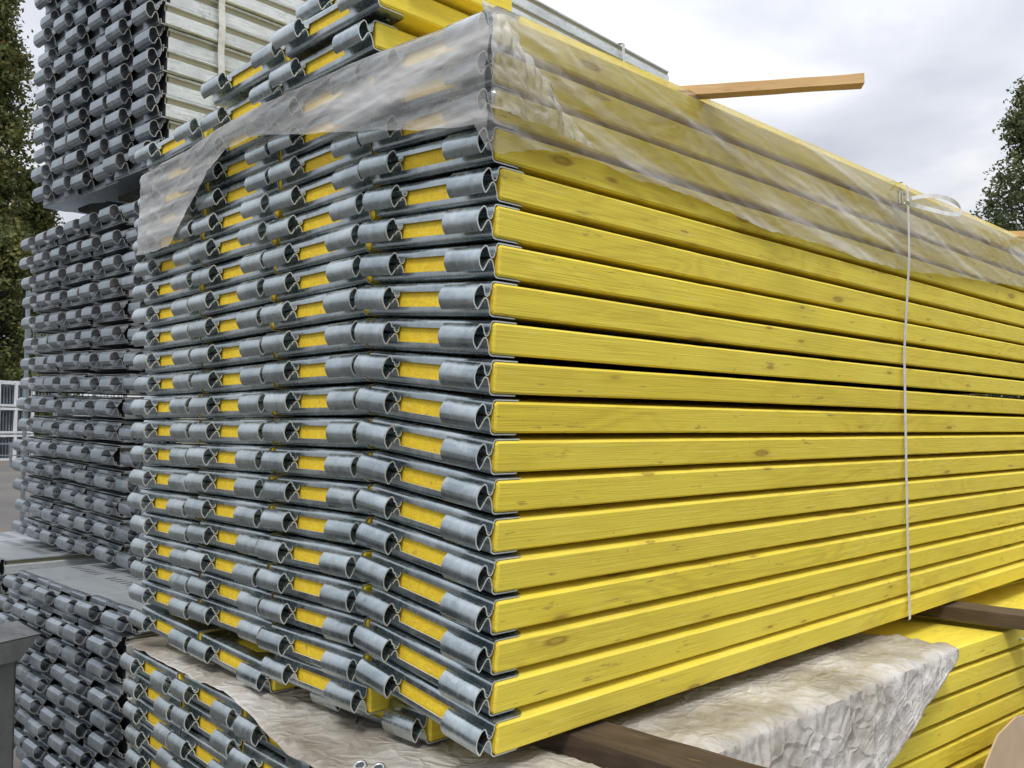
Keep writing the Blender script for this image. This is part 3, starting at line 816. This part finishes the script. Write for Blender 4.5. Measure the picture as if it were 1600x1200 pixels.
# ------------------------------------------------------------------ steel bin, bottom left
def bin_():
    root = empty('steel_bin', (-.62, 1.0, -1.6)); inv = Matrix.Translation(-Vector((-.62, 1.0, -1.6)))
    tag(root, 'grey galvanised bin with a folded rim, cut off at the bottom left', 'bin')
    m = galv_mat('dull_galvanised_bin', (.16, .165, .17), (.10, .105, .11), (.24, .245, .25), .3, .5)
    D = 1.95
    tr = atD(36, 1012, D); top_l = atD(-260, 1052, D*.83)
    d = (top_l-tr); d.z = 0; d.normalize(); nrm = Vector((-d.y, d.x, 0))
    if nrm.dot(FW) > 0: nrm = -nrm
    def quad(bm, pts, th, nn):
        a = [bm.verts.new(p) for p in pts]; b = [bm.verts.new(p-nn*th) for p in pts]
        bm.faces.new(a); bm.faces.new(b[::-1])
        for i in range(4): bm.faces.new((a[i], b[i], b[(i+1) % 4], a[(i+1) % 4]))
    bm = bmesh.new(); e = tr+d*.9; b0 = Vector((tr.x, tr.y, -1.59)); b1 = Vector((e.x, e.y, -1.59)); e.z = tr.z
    quad(bm, [tr, e, b1, b0], .004, nrm)
    o = mesh_obj('side_panel', fin(bm, 'side_panel', m), root); o.matrix_parent_inverse = Matrix(); o.location = -root.location
    bm = bmesh.new(); q = atD(71, 973, D); q2 = atD(46, 1000, D)
    up = Vector((0, 0, .045)); lip = -nrm*.05
    p1 = tr+nrm*.012; p2 = e+nrm*.012
    quad(bm, [p1+Vector((0, 0, .028))-d*.045, p2+Vector((0, 0, .028)), p2-Vector((0, 0, .018)), p1-Vector((0, 0, .018))], .01, nrm)
    quad(bm, [p1+Vector((0, 0, .028))-d*.045, p1+Vector((0, 0, .048))-d*.05-nrm*.08, p2+Vector((0, 0, .048))-nrm*.08, p2+Vector((0, 0, .028))], .003, Vector((0, 0, 1)))
    o = mesh_obj('folded_rim', fin(bm, 'folded_rim', m), root); o.location = -root.location
    bm = bmesh.new(); s0 = tr-nrm*.55
    quad(bm, [tr, b0, Vector((s0.x, s0.y, -1.59)), Vector((s0.x, s0.y, tr.z))], .004, -d)
    o = mesh_obj('end_panel', fin(bm, 'end_panel', m), root); o.location = -root.location
bin_()

# ------------------------------------------------------------------ yard things far left
def stillage(cx, cy, w_, d_, h_, rz, levels, label):
    z0 = -1.6; root = empty('steel_rack', (cx, cy, z0), (0, 0, rz)); tag(root, label, 'rack')
    m = M_GDK; t = .05
    for sx in (-1, 1):
        for sy in (-1, 1):
            bm = bmesh.new(); box(bm, -t/2, t/2, -t/2, t/2, 0, h_, .004); mesh_obj('post', fin(bm, 'post', m), root, (sx*w_/2, sy*d_/2, 0))
    for k in range(levels+1):
        z = .12+(h_-.2)*k/levels; bm = bmesh.new()
        for sy in (-1, 1): box(bm, -w_/2, w_/2, sy*d_/2-.02, sy*d_/2+.02, z, z+.05)
        for sx in (-1, 1): box(bm, sx*w_/2-.02, sx*w_/2+.02, -d_/2, d_/2, z+.001, z+.049)
        mesh_obj('rail', fin(bm, 'rail', m), root)
        if k < levels:
            bm = bmesh.new(); s = .1; n = int(w_/s); hh = (h_-.2)/levels
            for i in range(1, n):
                x = -w_/2+w_*i/n
                for sy in (-1, 1): box(bm, x-.004, x+.004, sy*d_/2-.004, sy*d_/2+.004, z+.05, z+hh*.55)
            n = int(d_/s)
            for i in range(1, n):
                y = -d_/2+d_*i/n
                for sx in (-1, 1): box(bm, sx*w_/2-.004, sx*w_/2+.004, y-.004, y+.004, z+.05, z+hh*.55)
            mesh_obj('mesh_panel', fin(bm, 'mesh_panel', m), root)
p = atD(74, 700, 13.6)
stillage(p.x+.5, p.y+.3, 1.1, .9, 3.75, R(10), 4, 'tall grey mesh rack standing in the yard behind the grey planks')
M_WHT = simple('white_painted_steel', (.72, .74, .76), .08, .5, 4)
M_PAN = simple('grey_frame_panel', (.13, .15, .17), .3, .7, 3)
def white_crate(p, w_, h_, k):
    root = empty('white_frame_pallet', (p.x, p.y, p.z), (0, 0, R(20)))
    tag(root, ['top', 'middle', 'bottom'][2-k % 3]+' white framed pallet of grey panels in the %s pile far left' % ['nearer', 'farther'][k//3], 'pallet', 'white framed pallets far away')
    t = .14
    bm = bmesh.new()
    for x in (-w_/2, 0, w_/2): 
        for y in (-1.2, 1.2): box(bm, x-t/2, x+t/2, y-t/2, y+t/2, 0, h_)
    for z in (0.003, h_-t+.003):
        for y in (-1.2, 1.2): box(bm, -w_/2-t*.4, w_/2+t*.4, y-t*.4, y+t*.4, z, z+t*.9)
        for x in (-w_/2, w_/2): box(bm, x-t*.4, x+t*.4, -1.2, 1.2, z+.002, z+t*.88)
    mesh_obj('frame', fin(bm, 'frame', M_WHT), root)
    bm = bmesh.new()
    for i in range(10):
        x = -w_/2+.2+(w_-.4)*i/9; box(bm, x-.05, x+.05, -1.1, 1.1, t, h_-t*1.4)
    mesh_obj('stored_panels', fin(bm, 'stored_panels', M_PAN), root)
for k in range(3):
    p = atD(2, 673, 50); p.z = -1.6+1.42*k*1.02
    white_crate(p, 2.0, 1.40, k)
for k in range(3):
    p = atD(-60, 673, 52); p.z = -1.6+1.42*k*1.02
    white_crate(p, 2.2, 1.40, k+3)
# low concrete kerb and a far rail
bm = bmesh.new()
for i in range(0, 10): box(bm, i*2.5, i*2.5+.08, -.04, .04, 0, 1.1)
box(bm, 0, 22.6, -.03, .03, 1.0, 1.06); box(bm, 0, 22.6, -.03, .03, .5, .55)
p = atD(-250, 673, 40)
o = mesh_obj('yard_rail', fin(bm, 'yard_rail', M_GDK)); o.location = (p.x, p.y, -1.6+.0); o.rotation_euler = (0, 0, HEAD-PI/2)
tag(o, 'low grey rail in the yard far behind at the left', 'fence')

# ------------------------------------------------------------------ trees
def leaf_mat(name, cols):
    m = Mat(name); at = m.N.new('ShaderNodeAttribute'); at.attribute_name = 'tone'
    c = m.ramp(at.outputs['Fac'], cols)
    m.set(Base_Color=c, Roughness=.6); m.b.inputs['Specular IOR Level'].default_value = .25
    tl = m.N.new('ShaderNodeBsdfTranslucent'); m.L.new(c, tl.inputs[0])
    mx_ = m.N.new('ShaderNodeMixShader'); mx_.inputs[0].default_value = .3
    m.L.new(m.b.outputs[0], mx_.inputs[1]); m.L.new(tl.outputs[0], mx_.inputs[2]); m.L.new(mx_.outputs[0], m.N['Material Output'].inputs[0])
    return m.m
M_LF1 = leaf_mat('poplar_leaves', [(0, (.06, .08, .028)), (.5, (.125, .15, .05)), (.88, (.20, .19, .06)), (1, (.28, .18, .06))])
M_LF2 = leaf_mat('birch_leaves', [(0, (.045, .062, .028)), (.5, (.095, .12, .05)), (1, (.18, .20, .08))])
M_BARK = simple('bark', (.09, .075, .06), .5, .9, 6)
def tree(px, D, H, rfun, nleaf, nclump, leaf, mat, label, seed, clump_r, zlo=.12, name='tree'):
    rg = np.random.default_rng(seed); p = atD(px, 673, D); base = Vector((p.x, p.y, -1.6))
    root = empty(name, base); tag(root, label, 'tree')
    bm = bmesh.new(); r_ = random.Random(seed)
    zs = [0, .15, .35, .6, .8, .96]; pts = [Vector((r_.uniform(-.1, .1)*H*.05*z, r_.uniform(-.1, .1)*H*.05*z, z*H)) for z in zs]
    tube(bm, pts, [H*.018, H*.014, H*.011, H*.007, H*.004, H*.001], 8)
    centers = []
    for k in range(nclump):
        z = zlo+(1-zlo)*r_.random()**.9; rr = rfun(z); a = r_.uniform(0, 2*PI); q = rr*math.sqrt(r_.uniform(.1, 1))
        c = Vector((q*math.cos(a), q*math.sin(a), z*H)); centers.append(c)
        if k % 3 == 0:
            zz = max(.08*H, c.z-q*1.1-.5); tx = Vector((0, 0, zz)); mid = tx.lerp(c, .5)+Vector((0, 0, -.1*q))
            tube(bm, [tx, mid, c], [H*.004, H*.0026, H*.0008], 5)
    mesh_obj('trunk', fin(bm, 'trunk', M_BARK, 60), root)
    C = np.array([list(c) for c in centers]); idx = rg.integers(0, len(C), nleaf)
    d = rg.normal(size=(nleaf, 3)); d /= np.linalg.norm(d, axis=1)[:, None]
    rad = clump_r*(.5+rg.random(len(C))*.9)[idx]*rg.random(nleaf)**.45
    P = C[idx]+d*rad[:, None]*np.array([1, 1, .75])
    u = rg.normal(size=(nleaf, 3)); u /= np.linalg.norm(u, axis=1)[:, None]
    v = np.cross(u, rg.normal(size=(nleaf, 3))); v /= np.linalg.norm(v, axis=1)[:, None]
    s = leaf*(.6+.8*rg.random(nleaf))[:, None]
    V = np.stack([P-u*s*.5, P+v*s*.32, P+u*s*.5, P-v*s*.32], 1).reshape(-1, 3)
    me = bpy.data.meshes.new('crown'); me.vertices.add(nleaf*4); me.vertices.foreach_set('co', V.astype(np.float32).ravel())
    me.loops.add(nleaf*4); me.polygons.add(nleaf); me.loops.foreach_set('vertex_index', np.arange(nleaf*4, dtype=np.int32))
    me.polygons.foreach_set('loop_start', np.arange(0, nleaf*4, 4, dtype=np.int32)); me.update(calc_edges=True)
    tone = (rg.random(len(C))*.75)[idx]+rg.random(nleaf)*.25
    at = me.attributes.new('tone', 'FLOAT', 'FACE'); at.data.foreach_set('value', tone.astype(np.float32))
    me.materials.append(mat); mesh_obj('crown', me, root)
def pop(H, w_):
    return lambda z: w_*H*(min(1, (z)/.12)**.6)*(1-z)**.45*(1-.15*math.sin(z*17))
tree(-42, 56, 34, pop(34, .115), 52000, 900, .30, M_LF1, 'tall column shaped poplar turning brown at the left edge of the photo', 4, 1.0, .05, 'poplar_tree')
tree(46, 60, 18.5, pop(18.5, .135), 30000, 480, .28, M_LF1, 'lower poplar standing right of the tallest one behind the grey planks', 9, .9, .05, 'poplar_tree')
tree(-10, 54, 13, lambda z: 3.6*math.sqrt(max(0, 1-(z-.3)**2*2)), 26000, 260, .26, M_LF1, 'dense dark bushy tree below the poplars at the left', 12, 1.0, .03, 'bushy_tree')
tree(1655, 40, 17.6, lambda z: 4.6*(min(1, z/.3))*(1-z)**.55+.25, 34000, 520, .17, M_LF2, 'tall birch at the right edge with thin drooping twigs', 21, .62, .1, 'birch_tree')
tree(1560, 43, 11.3, lambda z: 3.4*(min(1, z/.3))*(1-z)**.6+.2, 22000, 300, .17, M_LF2, 'smaller tree just left of the tall birch behind the film edge', 33, .6, .1, 'birch_tree')
